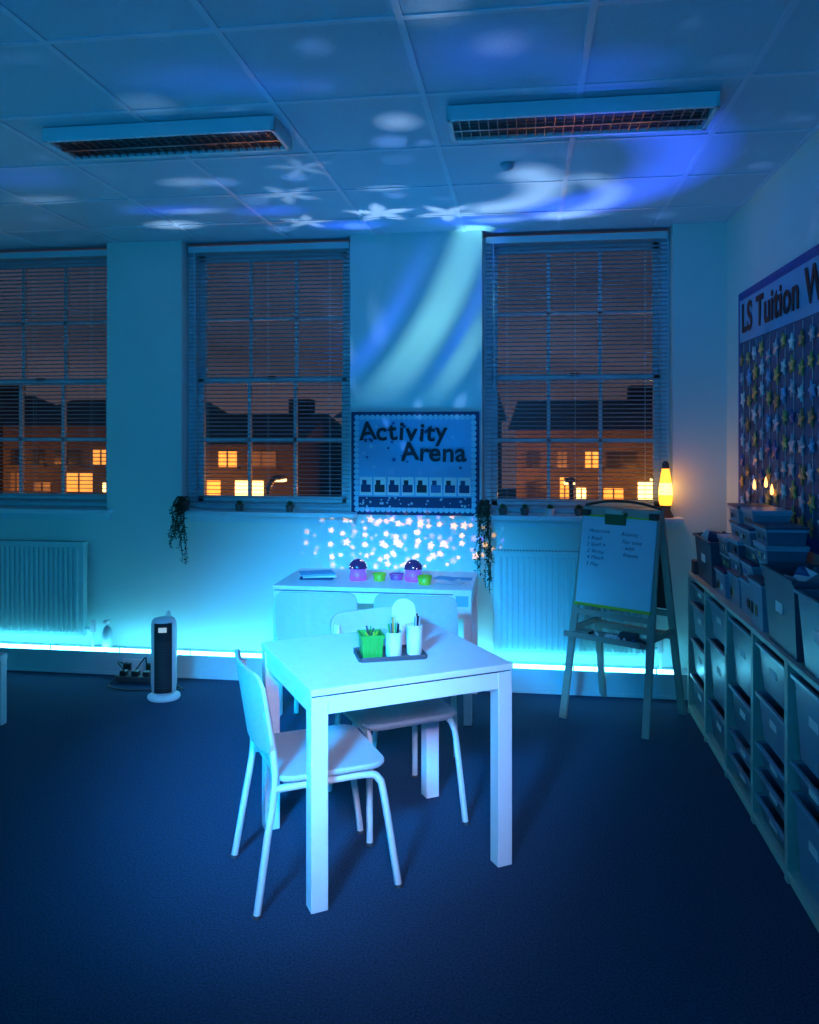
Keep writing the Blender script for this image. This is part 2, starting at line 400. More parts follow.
w=MB(); w.box((0,0,.0),(.10,.002,.15),M_label,rot=(.04,0,0)); w.box((0,-.003,.02),(.07,.001,.06),M_sky,rot=(.04,0,0)); w.build('hanging_sign',(-.345,4.563,.675))
# ------------------------------------------------------------------ tower heater
w=MB()
M_hw=mat('heater_white',(.62,.66,.70),.35)
w.lathe([(.095,0),(.1,.01),(.098,.022),(.06,.03)],(0,0,0),M_hw,sx=1,sy=.95)
w.lathe([(.058,.03),(.072,.04),(.080,.10),(.080,.42),(.076,.47),(.065,.49),(.03,.497)],(0,0,0),M_hw,sx=.98,sy=.95,n=32)
def wrap(z0,z1,a0,a1,rr,mt,n=12):
    vs=[];
    for i in range(n+1):
        a=R(a0+(a1-a0)*i/n)
        for z in(z0,z1): vs.append((rr*.98*math.cos(a),rr*.95*math.sin(a),z))
    w.add(vs,[(2*i,2*i+2,2*i+3,2*i+1) for i in range(n)],mt,True)
wrap(.05,.475,-112,-30,.0815,M_black)
for i in range(25): wrap(.08+i*.0115,.0835+i*.0115,-106,-36,.083,M_dark)
wrap(.42,.45,-90,-55,.083,mat('heater_display',(.1,.1,.1),.3,emis=(.5,.8,1),es=.6))
w.tube([(0,.03,.49),(0,.05,.52),(0,.085,.50),(0,.08,.44)],.007,M_hw)
w.build('tower_heater',(-2.2,4.79,0),R(0))
w=MB()
for i,xx in enumerate((-2.60,-2.44)):
    w.box((xx,5.182,.075),(.14,.012,.085),M_white,bev=.004)
    w.box((xx-.03,5.165,.07),(.05,.03,.05),M_black,bev=.006)
w.build('wall_socket')
w=MB(); w.box((-2.52,5.06,.025),(.26,.055,.04),M_dark,bev=.008)
for i in range(3): w.box((-2.60+i*.08,5.06,.06),(.045,.045,.035),M_black,bev=.006)
w.tube([(-2.12,4.90,.02),(-2.2,4.97,.012),(-2.33,4.92,.006),(-2.48,4.88,.006),(-2.62,4.92,.006),(-2.66,5.0,.01),(-2.60,5.07,.06),(-2.6,5.08,.08)],.0045,M_black)
w.tube([(-2.60,5.06,.08),(-2.66,5.09,.12),(-2.63,5.12,.10),(-2.63,5.135,.07)],.0045,M_black)
w.tube([(-2.52,5.06,.08),(-2.46,5.07,.16),(-2.47,5.11,.12),(-2.47,5.135,.07)],.0045,M_black)
w.build('extension_lead')
w=MB(); w.lathe([(.03,0),(.034,.01),(.034,.11),(.02,.145),(.012,.15),(.012,.17)],(0,0,0),mat('bottle_plastic',(.4,.55,.6),.2)); w.box((0,-.008,.183),(.03,.05,.025),M_white,bev=.005); w.cyl((0,0,.165),(0,0,.175),.014,M_white)
w.build('spray_bottle',(-2.83,5.27,.156))
# ------------------------------------------------------------------ easel
w=MB(); zt=1.20
def fy(z): return -.25+.235*z/zt
for s in(-1,1):
    w.beam((s*.25,-.25,0),(s*.215,-.015,zt),.042,.02,M_wood2,bev=.003)
    w.beam((s*.25,.25,0),(s*.215,.015,zt),.042,.02,M_wood2,bev=.003)
    w.beam((s*.236,fy(.5),.50),(s*.236,-fy(.5),.50),.018,.03,M_wood2,side=(1,0,0))
    w.box((s*.21,fy(1.16)-.02,1.165),(.05,.05,.035),M_black,bev=.006)
for z,hh in((1.17,.05),(.60,.03),(.47,.04)):
    w.box((0,fy(z),z),(.47,.018,hh),M_wood2,rot=(-R(11),0,0)); w.box((0,-fy(z),z),(.47,.018,hh),M_wood2,rot=(R(11),0,0))
w.box((0,fy(.90)-.018,.90),(.455,.010,.51),M_wb,rot=(-R(11),0,0),bev=.002)
w.box((0,fy(.645)-.022,.648),(.465,.022,.016),M_yell,rot=(-R(11),0,0),bev=.002)
w.box((0,fy(1.145)-.022,1.15),(.465,.014,.010),M_yell,rot=(-R(11),0,0),bev=.002)
w.box((0,-fy(.885)+.014,.885),(.43,.010,.53),M_black,rot=(R(11),0,0),bev=.002)
w.box((-.02,-.045,1.14),(.13,.03,.07),M_leaf2,bev=.004); w.box((-.02,-.06,1.18),(.11,.03,.025),M_wood,bev=.004)
w.tube([(-.235,0,1.205),(-.12,0,1.23),(0,0,1.238),(.12,0,1.23),(.235,0,1.205)],.008,M_black)
w.slab(0,-.17,.46,.20,.01,.478,.488,M_wood2,bev=.002); w.box((0,-.27,.495),(.46,.012,.03),M_wood2); 
for i in range(9):
    x0=random.uniform(-.18,.18); w.cyl((x0,-.16,.497),(x0+random.uniform(-.08,.08),-.2,.497),.008,random.choice([M_black,M_sblue,M_label,M_dark]),n=8)
w.box((.12,-.17,.51),(.1,.05,.04),M_dark,bev=.005)
EZ=w.build('easel',(.56,4.855,0),R(-32))
tr=(R(90)-R(11),0,0)
for j,(x0,lines,z0) in enumerate([(-.19,['Welcome','1 Read','2 Spell it','3 Write','4 Match','5 Play'],1.055),(.02,['Activity :','Fun time','- with','  friends'],1.05)]):
    for i,l in enumerate(lines):
        z=z0-i*.036-(.006 if i else 0)
        text(l,.030,(x0+random.uniform(0,.012),fy(z)-.026,z),(tr[0],R(random.uniform(-3,3)),0),M_pen,EZ,'board_writing_%d_%d'%(j,i),ext=.0004,shear=.3,sp=1.1)
# ------------------------------------------------------------------ shelving
def bin_front(w,cx,cy,z,wy,h,mt):
    w.tub((cx,cy,z),.25,wy-.03,h,mt,M_rim,taper=.88,lip=.012)
    w.box((cx-.118,cy,z+h*.60),(.004,.09,.035),M_label)
XF=.945
cols=[[.19,.19,.19,.10],[.19,.29,.19],[.10,.10,.19,.29],[.10,.10,.10,.19,.19],[.29,.10,.29],[.19,.19,.29],[.19,.19,.19,.1]]
yb=4.98;dw=.455
for k,rows in enumerate(cols):
    y1=yb-k*dw;y0=y1-dw;w=MB();t=.018
    w.b2(XF,XR-.018,y0+.001,y0+t,0,.82,M_wood,.002); w.b2(XF,XR-.018,y1-t,y1-.001,0,.82,M_wood,.002)
    w.b2(XF,XR-.018,y0+t,y1-t,.80,.82,M_wood,.002); w.b2(XF,XR-.018,y0+t,y1-t,.03,.05,M_wood,.002)
    w.b2(XR-.024,XR-.018,y0+t,y1-t,.05,.80,M_wood); w.b2(XF+.01,XF+.025,y0+t,y1-t,0,.03,M_wood)
    u=w.build('toy_storage_unit')
    z=.055; b=MB(); r=MB()
    tot=sum(rows);sc=.74/tot
    for h in rows:
        hh=h*sc; bin_front(b,XF+.14,(y0+y1)/2,z,dw-2*t-.03,hh-.028,random.choice([M_bin,M_bin,M_bin2]))
        for yy in(y0+t+.006,y1-t-.006): r.b2(XF+.01,XR-.03,yy-.006,yy+.006,z+hh-.034,z+hh-.026,M_wood)
        z+=hh
    b.build('bins',parent=u); r.build('runners',parent=u)
# containers on top
T8=.8205
def crate(name,x,y,w_,d_,h,mt,rz=0,fill=True,rim=None):
    w=MB(); w.tub((0,0,0),w_,d_,h,mt,rim or mt,taper=.86)
    w.box((-w_/2*.95,0,h*.55),(.004,.08,.04),M_label)
    if fill:
        for i in range(14):
            s=random.uniform(.03,.07);w.box((random.uniform(-.33,.33)*w_,random.uniform(-.36,.36)*d_,h*random.uniform(.72,.98)),(s,s*1.2,s),random.choice([M_dark,M_label,M_sblue,M_navy,M_cer,M_bin]),rot=(random.random(),random.random(),random.random()),bev=.003)
    return w.build(name,(x,y,T8),rz)
crate('storage_crate',1.085,4.66,.25,.40,.24,M_crate)
crate('storage_crate',1.075,3.26,.26,.38,.29,M_crate)
crate('storage_crate',1.075,2.84,.26,.38,.27,M_bin)
def lidbox(x,y,z,w_,d_,h,mt=None,name='lidded_box'):
    w=MB(); w.tub((0,0,0),w_,d_,h,mt or M_bin2,M_rim,taper=.92,lip=.006); w.box((0,0,h+.007),(w_+.014,d_+.014,.010),random.choice([M_navy,M_crate,M_rim]),bev=.003)
    for i in range(4): w.box((-w_*.47,random.uniform(-.34,.34)*d_,h*.5),(.004,.035,h*.5),random.choice([M_gold,M_dark,M_label,M_sblue]),bev=.001)
    return w.build(name,(x,y,z))
for (y,n,hh,h0) in((4.30,3,.07,.12),(4.08,5,.068,.14),(3.86,5,.066,.15),(3.62,4,.064,.19)):
    z=T8
    for i in range(n):
        h=h0 if i==0 else hh
        lidbox(1.065+random.uniform(-.01,.02),y,z,.19 if i==0 else .16,.195 if i==0 else .18,h,M_bin2 if i==0 else random.choice([M_bin,M_bin2,M_crate])); z+=h+.0125
w=MB(); w.box((0,0,.04),(.12,.08,.08),M_dark,bev=.01); w.cyl((0,-.01,.08),(.02,-.01,.13),.02,M_label); w.build('paper_roll_box',(1.02,4.92,T8),.0)
# ------------------------------------------------------------------ activity board
w=MB(); bx0,bx1,bz0,bz1=-1.14,-.292,1.09,1.77; yb_=5.349
w.b2(bx0,bx1,yb_-.016,yb_,bz0,bz1,M_navy,.002)
w.b2(bx0+.045,bx1-.045,yb_-.018,yb_-.015,bz0+.045,bz1-.045,M_sky)
def disc(w,c,r,m,ax='y',n=12,th=.002):
    if ax=='y': w.cyl(c,(c[0],c[1]-th,c[2]),r,m,n=n)
    else: w.cyl(c,(c[0]-th,c[1],c[2]),r,m,n=n)
n=22
for i in range(n+1):
    xx=bx0+.04+(bx1-bx0-.08)*i/n
    for zz in(bz0+.036,bz1-.036): disc(w,(xx,yb_-.0165,zz),.018,M_head)
n=17
for i in range(1,n):
    zz=bz0+.036+(bz1-bz0-.072)*i/n
    for xx in(bx0+.036,bx1-.036): disc(w,(xx,yb_-.0165,zz),.018,M_head)
w.b2(bx0+.05,bx1-.05,yb_-.0195,yb_-.0175,bz0+.05,bz0+.12,M_navy)
for i in range(8):
    xx=bx0+.10+i*.093
    w.box((xx,yb_-.021,bz0+.19),(.082,.003,.12),M_label,rot=(0,random.uniform(-.05,.05),0)); 
    w.box((xx,yb_-.023,bz0+.175),(.066,.002,.05),random.choice([M_navy,M_sblue,M_ink]))
    w.box((xx-.01,yb_-.023,bz0+.215),(.03,.002,.03),random.choice([M_ink,M_navy]))
for i in range(30): w.star((random.uniform(bx0+.06,bx1-.06),yb_-.0195,random.uniform(bz0+.055,bz0+.115)),random.uniform(.006,.013),.001,(1,0,0),(0,0,1),M_silver)
for i in range(26): w.star((random.uniform(bx0+.06,bx1-.06),yb_-.0185,random.uniform(bz1-.38,bz1-.06)),random.uniform(.010,.022),.001,(1,0,0),(0,0,1),random.choice([M_navy,M_head,M_blueb]))
AB=w.build('activity_notice_board')
def playful(word,size,x,z,adv,pre):
    for i,ch in enumerate(word):
        a=random.uniform(-6,6)
        text(ch,size,(x,yb_-.026,z+random.uniform(-.006,.006)),(R(90),R(a),0),M_ink,AB,'%s_%d'%(pre,i),bold=.0035,ext=.001)
        x+=adv.get(ch,.085)
playful('Activity',.170,-1.08,1.585,{'A':.110,'c':.084,'t':.064,'i':.046,'v':.088,'y':.08},'title_a')
playful('Arena',.170,-.80,1.445,{'A':.112,'r':.064,'e':.087,'n':.090,'a':.085},'title_b')
# ------------------------------------------------------------------ star board on right wall
w=MB(); ya,yc,za,zc=2.55,5.0,1.12,2.44; xx0=XR-.001
w.b2(xx0-.016,xx0,ya,yc,za,zc,M_blueb,.002)
w.b2(xx0-.018,xx0-.015,ya+.05,yc-.05,za+.05,zc-.05,M_boardin); 
w.b2(xx0-.0195,xx0-.0178,ya+.05,yc-.05,zc-.29,zc-.05,M_sky)
n=60
for i in range(n+1):
    yy=ya+.045+(yc-ya-.09)*i/n
    for zz in(za+.045,zc-.045): disc(w,(xx0-.0165,yy,zz),.022,M_blueb,'x')
for i in range(1,32):
    zz=za+.045+(zc-za-.09)*i/32
    for yy in(ya+.045,yc-.045): disc(w,(xx0-.0165,yy,zz),.022,M_blueb,'x')
j=0
y=yc-.13
M_orn=mat('copper_card',(.55,.25,.10),.4)
while y>ya+.08:
    z=zc-.36-random.uniform(0,.06)
    w.b2(xx0-.0205,xx0-.0185,y-.001,y+.001,za+.1,zc-.3,M_label)
    while z>za+.09:
        r=random.uniform(.038,.054)
        w.star((xx0-.022,y+random.uniform(-.015,.015),z),r,.008,(0,-1,0),(0,0,1),random.choice([M_gold,M_gold,M_orn,M_silver,M_silver,M_label,M_sky,M_sblue]),rot=random.uniform(-.6,.6))
        z-=random.uniform(.10,.135)
    y-=.125;j+=1
SB=w.build('star_notice_board')
text('LS Tuition Wall of Stars',.225,(xx0-.024,yc-.10,zc-.235),(R(90),0,R(-90)),M_ink,SB,'title',bold=.005,sp=1.06,ext=.001)
M_glint=mat('lava_glint_glow',(1,.6,.2),.4,emis=(1,.42,.10),es=4)  # emissive glints standing in for lava lamp reflections on the foil stars
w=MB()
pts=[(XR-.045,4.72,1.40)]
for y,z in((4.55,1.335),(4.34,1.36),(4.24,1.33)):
    pts.append((XR-.045,y,z+.05)); w.lathe([(.001,0),(.008,.006),(.009,.02),(.005,.04),(.001,.055)],(XR-.047,y,z),M_glint,n=10)
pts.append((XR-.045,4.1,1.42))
w.tube(pts,.002,M_dark); w.build('lava_glints')  # made-up cord holding the reflection glints
# ------------------------------------------------------------------ lava lamp
ST=SILL+.03
w=MB()
w.lathe([(.050,0),(.050,.008),(.028,.045),(.034,.075)],(0,0,0),M_dark)
M_lava=mat('lava_liquid',(1,.5,.1),.3,emis=(1,.30,.02),es=3.5)
M_lav2=mat('lava_wax',(1,.8,.3),.3,emis=(1,.48,.08),es=6)
w.lathe([(.034,.075),(.042,.105),(.0425,.14)],(0,0,0),M_lava); w.lathe([(.0425,.14),(.041,.17),(.036,.215)],(0,0,0),M_lav2); w.lathe([(.036,.215),(.030,.26),(.022,.305)],(0,0,0),M_lava)
w.lathe([(.0225,.300),(.021,.335),(.010,.35)],(0,0,0),M_dark)
w.build('lava_lamp',(.872,5.30,ST))
L=bpy.data.lights.new('lava_lamp_light','POINT'); L.energy=1.3;L.color=(1,.26,.02);L.shadow_soft_size=.04
o=bpy.data.objects.new('lava_lamp_light',L);o.location=(.865,5.235,ST+.2);S.collection.objects.link(o)
# ------------------------------------------------------------------ plants
def trailing(loc,drop,n=13,seed=1):
    rr=random.Random(seed);w=MB()
    w.lathe([(.030,0),(.042,.065),(.038,.065),(.026,.01),(.001,.01)],(0,0,0),M_terr); w.lathe([(.001,.055),(.039,.056),(.001,.06)],(0,0,0),M_dark)
    for i in range(n):
        a=R(rr.uniform(225,315));o=rr.uniform(.02,.05);L=drop*rr.uniform(.35,1)
        p=[(0,0,.06),(math.cos(a)*.04,math.sin(a)*.04-.01,.10),(math.cos(a)*(.045+o*.3),-.075+math.sin(a)*.02,.05)]
        k=6;x,y=p[-1][0],p[-1][1]
        for j in range(1,k+1): p.append((x+rr.uniform(-.012,.012)+math.cos(a)*.004*j,y+rr.uniform(-.01,.006),.06-L*j/k))
        w.tube(p,.0016,M_leaf,n=4,sub=3)
        for q in range(len(p)-1):
            A=Vector(p[q]);B=Vector(p[q+1])
            for t in(.05,.25,.45,.65,.85):
                c=A.lerp(B,t);s=rr.uniform(.008,.015);d=Vector((rr.uniform(-1,1),rr.uniform(-1,.3),rr.uniform(-.9,.2))).normalized();e=d.cross(Vector((rr.random(),rr.random(),1))).normalized()
                w.add([c,c+d*s+e*s*.5,c+d*s*2.1,c+d*s-e*s*.5],[(0,1,2),(0,2,3)],M_leaf)
    return w.build('trailing_plant',loc)
trailing((-2.285,5.29,ST),.42,n=17,seed=3); trailing((-.255,5.29,ST),.56,n=19,seed=5)
def succ(x,k):
    w=MB();w.lathe([(.022,0),(.030,.045),(.026,.045),(.001,.035)],(0,0,0),random.choice([M_cer,M_terr]))
    for i in range(14):
        a=i*2.4;e=R(25+i*4.5);d=Vector((math.cos(a)*math.cos(e),math.sin(a)*math.cos(e),math.sin(e)));s=.035;q=d.orthogonal().normalized()*.007;b=Vector((0,0,.042))
        w.add([b,b+d*s*.5+q,b+d*s,b+d*s*.5-q,b+d*s*.5+d.cross(q)*.5],[(0,1,4),(1,2,4),(2,3,4),(3,0,4)],M_leaf2)
    w.build('potted_succulent',(x,5.30,ST))
for i,x in enumerate((-.14,.0,.16,.34,-1.9,-1.55)): succ(x,i)
# ------------------------------------------------------------------ exterior
M_bld=mat('exterior_brick',(.045,.036,.038),.9,noise=.4,nscale=1.2)
M_bld2=mat('exterior_render',(.085,.07,.07),.9,noise=.4,nscale=1.2)
M_roof=mat('roof_slate',(.06,.055,.075),.8)
M_lit=mat('lit_window_warm',(1,.5,.15),.5,emis=(1,.34,.05),es=1.5,noise=.5,nscale=4)
M_lit2=mat('lit_window_bright',(1,.7,.3),.5,emis=(1,.55,.17),es=6.0)
M_dimw=mat('dim_window',(.05,.04,.05),.3,emis=(.7,.2,.03),es=.35)
M_dkw=mat('dark_window_pane',(.015,.015,.025),.2)
M_grd=mat('street_asphalt',(.06,.05,.05),.9)
w=MB(); w.b2(-60,40,6.5,80,-4.1,-4,M_grd); w.build('street_ground')
rr=random.Random(31)
x=-30
while x<16:
    W=rr.uniform(3.0,5.5);yy=rr.uniform(19,22);Z=rr.uniform(1.25,2.0)
    w=MB(); mt=rr.choice([M_bld,M_bld2]); w.b2(x,x+W,yy,yy+7,-4,Z,mt)
    w.add([(x-.2,yy-.2,Z),(x+W+.2,yy-.2,Z),(x+W+.2,yy+7,Z),(x-.2,yy+7,Z),(x,yy+3.4,Z+.8),(x+W,yy+3.4,Z+.8)],[(0,1,5,4),(1,2,5),(2,3,4,5),(3,0,4),(0,3,2,1)],M_roof)
    w.b2(x+W*.7,x+W*.7+.6,yy+3,yy+3.6,Z,Z+1.2,M_bld)
    for zz,pal in((-3.6,[M_lit,M_lit2,M_dkw]),(-1.9,[M_dimw,M_dkw,M_lit]),(-.95,[M_lit,M_dkw]),(.02,[M_lit,M_dimw,M_dkw,M_lit,M_lit2,M_lit2]),(.75,[M_dkw,M_dimw,M_dkw,M_lit,M_dkw])):
        xx=x+.25
        while xx<x+W-.5:
            ww=rr.choice([.22,.3,.45,.7]);hh_=rr.choice([.25,.4,.5]) if zz<.5 else .38
            w.b2(xx,xx+ww,yy-.04,yy,zz,zz+hh_,rr.choice(pal)); w.b2(xx+ww/2-.015,xx+ww/2+.015,yy-.07,yy-.03,zz,zz+hh_,M_roof)
            w.b2(xx-.05,xx+ww+.05,yy-.10,yy,zz-.07,zz,mt)
            xx+=ww+rr.uniform(.15,.6)
    w.build('street_building'); x+=W+rr.uniform(0,1.2)
for (x,y) in((-13.5,17.2),(-7.6,17),(-5.2,16.2),(-.9,17.4),(.9,16.2),(2.8,17.4)):
    w=MB(); w.tube([(0,0,0),(0,0,4.0),(0,.1,4.5),(0,.6,4.65)],.05,M_dark); w.box((0,.75,4.63),(.2,.5,.08),M_dark,bev=.02); w.box((0,.75,4.57),(.2,.5,.05),M_lit2); w.build('street_lamp',(x,y,-4))
    L=bpy.data.lights.new('street_lamp_light','POINT');L.energy=190;L.color=(1,.32,.05);L.shadow_soft_size=.15
    o=bpy.data.objects.new('street_lamp_light',L);o.location=(x,y+.75,.40);S.collection.objects.link(o)
# world dusk
wd=bpy.data.worlds.new('dusk');S.world=wd;wd.use_nodes=True;nt=wd.node_tree;bg=nt.nodes['Background']
tc=nt.nodes.new('ShaderNodeTexCoord');sp=nt.nodes.new('ShaderNodeSeparateXYZ');nt.links.new(tc.outputs['Generated'],sp.inputs[0])
cr=nt.nodes.new('ShaderNodeValToRGB');nt.links.new(sp.outputs['Z'],cr.inputs[0])
e=cr.color_ramp.elements;e[0].position=0;e[0].color=(.095,.062,.066,1);e[1].position=.5;e[1].color=(.028,.04,.085,1)
q=cr.color_ramp.elements.new(.12);q.color=(.055,.053,.082,1)
mp=nt.nodes.new('ShaderNodeMapping');mp.inputs['Scale'].default_value=(2,2,9);nt.links.new(tc.outputs['Generated'],mp.inputs[0])
nz=nt.nodes.new('ShaderNodeTexNoise');nz.inputs['Scale'].default_value=1.6;nz.inputs['Detail'].default_value=5;nt.links.new(mp.outputs[0],nz.inputs['Vector'])
mr=nt.nodes.new('ShaderNodeMapRange');nt.links.new(nz.outputs['Fac'],mr.inputs[0]);mr.inputs[1].default_value=.3;mr.inputs[2].default_value=.7;mr.inputs[3].default_value=.55;mr.inputs[4].default_value=1.25
nt.links.new(mr.outputs[0],bg.inputs['Strength']);nt.links.new(cr.outputs[0],bg.inputs['Color'])
# ------------------------------------------------------------------ lights
def area(name,loc,tgt,sx,sy,en,col,spread=180):
    L=bpy.data.lights.new(name,'AREA');L.shape='RECTANGLE';L.size=sx;L.size_y=sy;L.energy=en;L.color=col;L.spread=R(spread)
    o=bpy.data.objects.new(name,L);o.location=loc;o.rotation_euler=(Vector(tgt)-Vector(loc)).to_track_quat('-Z','Y').to_euler();S.collection.objects.link(o);return o
area('blue_room_light',(-1.0,-1.6,1.5),(-.6,4.6,2.6),3.0,1.0,22,(.0,.34,1.0),spread=100)
area('cyan_room_light',(-4.1,2.6,1.2),(0,4.4,1.9),2.5,.5,14,(.0,.62,.86))
area('blue_floor_fill',(-1.2,-.8,2.7),(-.9,4.8,0),.6,.6,34,(.0,.36,1.0),spread=28)  # unseen fill behind the camera, added to brighten the back floor
area('lavender_table_fill',(.2,-.3,2.3),(-.65,3.15,.5),.5,.5,5.5,(.55,.56,1.0),spread=34)  # unseen fill behind the camera, added to lift table and chairs
# gobo spot lights of the star projectors
class G:
    def __init__(s,nt): s.nt=nt
    def m(s,op,*a,clamp=False):
        n=s.nt.nodes.new('ShaderNodeMath');n.operation=op;n.use_clamp=clamp
        for i,v in enumerate(a):
            if isinstance(v,(int,float)): n.inputs[i].default_value=v
            else: s.nt.links.new(v,n.inputs[i])
        return n.outputs[0]
    def dist(s,u,v,cx,cy,sx=1,sy=1):
        a=s.m('DIVIDE',s.m('SUBTRACT',u,cx),sx);b=s.m('DIVIDE',s.m('SUBTRACT',v,cy),sy)
        return s.m('SQRT',s.m('ADD',s.m('MULTIPLY',a,a),s.m('MULTIPLY',b,b)))
    def disc(s,u,v,cx,cy,rx,ry,soft=.5,st=1):
        return s.m('MULTIPLY',s.m('DIVIDE',s.m('SUBTRACT',1.0,s.dist(u,v,cx,cy,rx,ry)),soft,clamp=True),float(st))
    def ang(s,u,v,cx,cy): return s.m('ARCTAN2',s.m('SUBTRACT',v,cy),s.m('SUBTRACT',u,cx))
    def star(s,u,v,cx,cy,r,rot=0,soft=.05,st=1):
        t=s.m('DIVIDE',s.m('PINGPONG',s.m('ADD',s.ang(u,v,cx,cy),float(rot)+12.566),math.pi/5),math.pi/5)
        rad=s.m('MULTIPLY',s.m('SUBTRACT',1.0,s.m('MULTIPLY',t,.6)),float(r))
        return s.m('MULTIPLY',s.m('DIVIDE',s.m('SUBTRACT',rad,s.dist(u,v,cx,cy)),soft,clamp=True),float(st))
    def arc(s,u,v,cx,cy,r,w,a0,span,st=1,k=3,hard=1.2):
        d=s.m('ABSOLUTE',s.m('SUBTRACT',s.dist(u,v,cx,cy),r))
        ring=s.m('MULTIPLY',s.m('SUBTRACT',1.0,s.m('DIVIDE',d,w)),float(hard),clamp=True)
        c=s.m('COSINE',s.m('SUBTRACT',s.ang(u,v,cx,cy),R(a0)))
        g=s.m('MULTIPLY',s.m('SUBTRACT',c,math.cos(R(span))),float(k),clamp=True)
        return s.m('MULTIPLY',s.m('MULTIPLY',ring,g),float(st))
    def sum(s,L):
        o=L[0]
        for x in L[1:]: o=s.m('ADD',o,x)
        return o
def spot(name,loc,dirv,ang,en,rad=.004):
    L=bpy.data.lights.new(name,'SPOT');L.energy=en;L.spot_size=R(ang);L.spot_blend=.2;L.shadow_soft_size=rad;L.use_nodes=True
    o=bpy.data.objects.new(name,L);o.location=loc;o.rotation_euler=Vector(dirv).to_track_quat('-Z','Y').to_euler();S.collection.objects.link(o)
    nt=L.node_tree;g=G(nt);geo=nt.nodes.new('ShaderNodeNewGeometry');sp=nt.nodes.new('ShaderNodeSeparateXYZ');nt.links.new(geo.outputs['Incoming'],sp.inputs[0])
    return L,nt,g,sp
def colour_out(nt,layers):
    prev=None
    for mk,c in layers:
        vm=nt.nodes.new('ShaderNodeVectorMath');vm.operation='SCALE';vm.inputs[0].default_value=c;nt.links.new(mk,vm.inputs['Scale'])
        if prev is None: prev=vm.outputs[0]
        else:
            a=nt.nodes.new('ShaderNodeVectorMath');a.operation='ADD';nt.links.new(prev,a.inputs[0]);nt.links.new(vm.outputs[0],a.inputs[1]);prev=a.outputs[0]
    em=[n for n in nt.nodes if n.type=='EMISSION'][0]; nt.links.new(prev,em.inputs['Color'])
# ceiling
lx,ly,lz=PJ[1][0],PJ[1][1],AT+.14
L,nt,g,sp=spot('star_projector_ceiling_light',(lx,ly,lz),(.05,-.25,1),155,330)
hh=H-lz
u=g.m('ADD',g.m('MULTIPLY',g.m('DIVIDE',sp.outputs[0],sp.outputs[2]),hh),lx); v=g.m('ADD',g.m('MULTIPLY',g.m('DIVIDE',sp.outputs[1],sp.outputs[2]),hh),ly)
white=g.sum([g.star(u,v,-.858,4.84,.24,.3,soft=.08,st=.7),g.star(u,v,-.461,4.90,.23,.9,soft=.08,st=.65),g.disc(u,v,-.53,3.42,.12,.13,.8,.6),g.disc(u,v,-2.2,4.94,.22,.14,.8,1.2),
  g.disc(u,v,-.28,2.5,.14,.16,1,.5),g.disc(u,v,-.08,2.78,.12,.12,1,.35),g.star(u,v,-1.3,4.4,.22,.7,soft=.12,st=.4),g.disc(u,v,-1.75,4.1,.2,.11,1,.45),g.disc(u,v,-1.95,4.65,.24,.09,1,.5),
  g.star(u,v,-1.1,3.95,.2,.4,soft=.14,st=.3),g.disc(u,v,-.15,5.1,.2,.1,1,.5),g.disc(u,v,-2.7,4.3,.25,.12,1,.5),g.disc(u,v,-1.5,3.1,.16,.14,1,.3),
  g.arc(u,v,-.30,4.45,.40,.18,20,80,.75),g.arc(u,v,.05,4.65,.42,.13,10,80,.5),g.star(u,v,-1.35,4.98,.2,.1,soft=.1,st=.6),g.disc(u,v,-.75,4.35,.16,.07,1,.4),g.disc(u,v,.25,5.05,.3,.12,1,.6)])
blue=g.sum([g.arc(u,v,-.10,4.1,.85,.28,5,85,1.2),g.disc(u,v,-.12,2.85,.35,.3,1,.5),g.disc(u,v,-1.1,5.1,.3,.15,1,.8),g.disc(u,v,-2.1,4.6,.4,.14,1,.6),g.disc(u,v,.3,3.0,.3,.2,1,.5),g.disc(u,v,-1.2,2.9,.4,.2,1,.35),g.disc(u,v,-.3,5.1,.35,.18,1,.9),g.disc(u,v,-.9,3.0,.3,.14,1,.3),g.disc(u,v,-2.6,3.9,.4,.25,1,.4),g.disc(u,v,-1.5,4.7,.3,.15,1,.5)])
# small scattered soft flecks over the rest of the ceiling
cb=nt.nodes.new('ShaderNodeCombineXYZ');nt.links.new(u,cb.inputs[0]);nt.links.new(v,cb.inputs[1])
vo=nt.nodes.new('ShaderNodeTexVoronoi');vo.voronoi_dimensions='2D';vo.inputs['Scale'].default_value=2.1;vo.inputs['Randomness'].default_value=.9;nt.links.new(cb.outputs[0],vo.inputs['Vector'])
sc=nt.nodes.new('ShaderNodeSeparateXYZ');nt.links.new(vo.outputs['Color'],sc.inputs[0])
fl=g.m('MULTIPLY',g.m('SUBTRACT',g.m('ADD',.10,g.m('MULTIPLY',sc.outputs[0],.16)),vo.outputs['Distance']),7.0,clamp=True)
fl=g.m('MULTIPLY',g.m('MULTIPLY',fl,g.disc(u,v,-.8,3.9,3.6,3.4,.8)),g.m('MULTIPLY',sc.outputs[1],.42))
wash=g.disc(u,v,-.3,4.5,2.6,2.5,1.0,.19)
colour_out(nt,[(white,(.42,.56,.78)),(blue,(.04,.10,1.0)),(wash,(.0,.34,1.0)),(fl,(.22,.38,.9))])
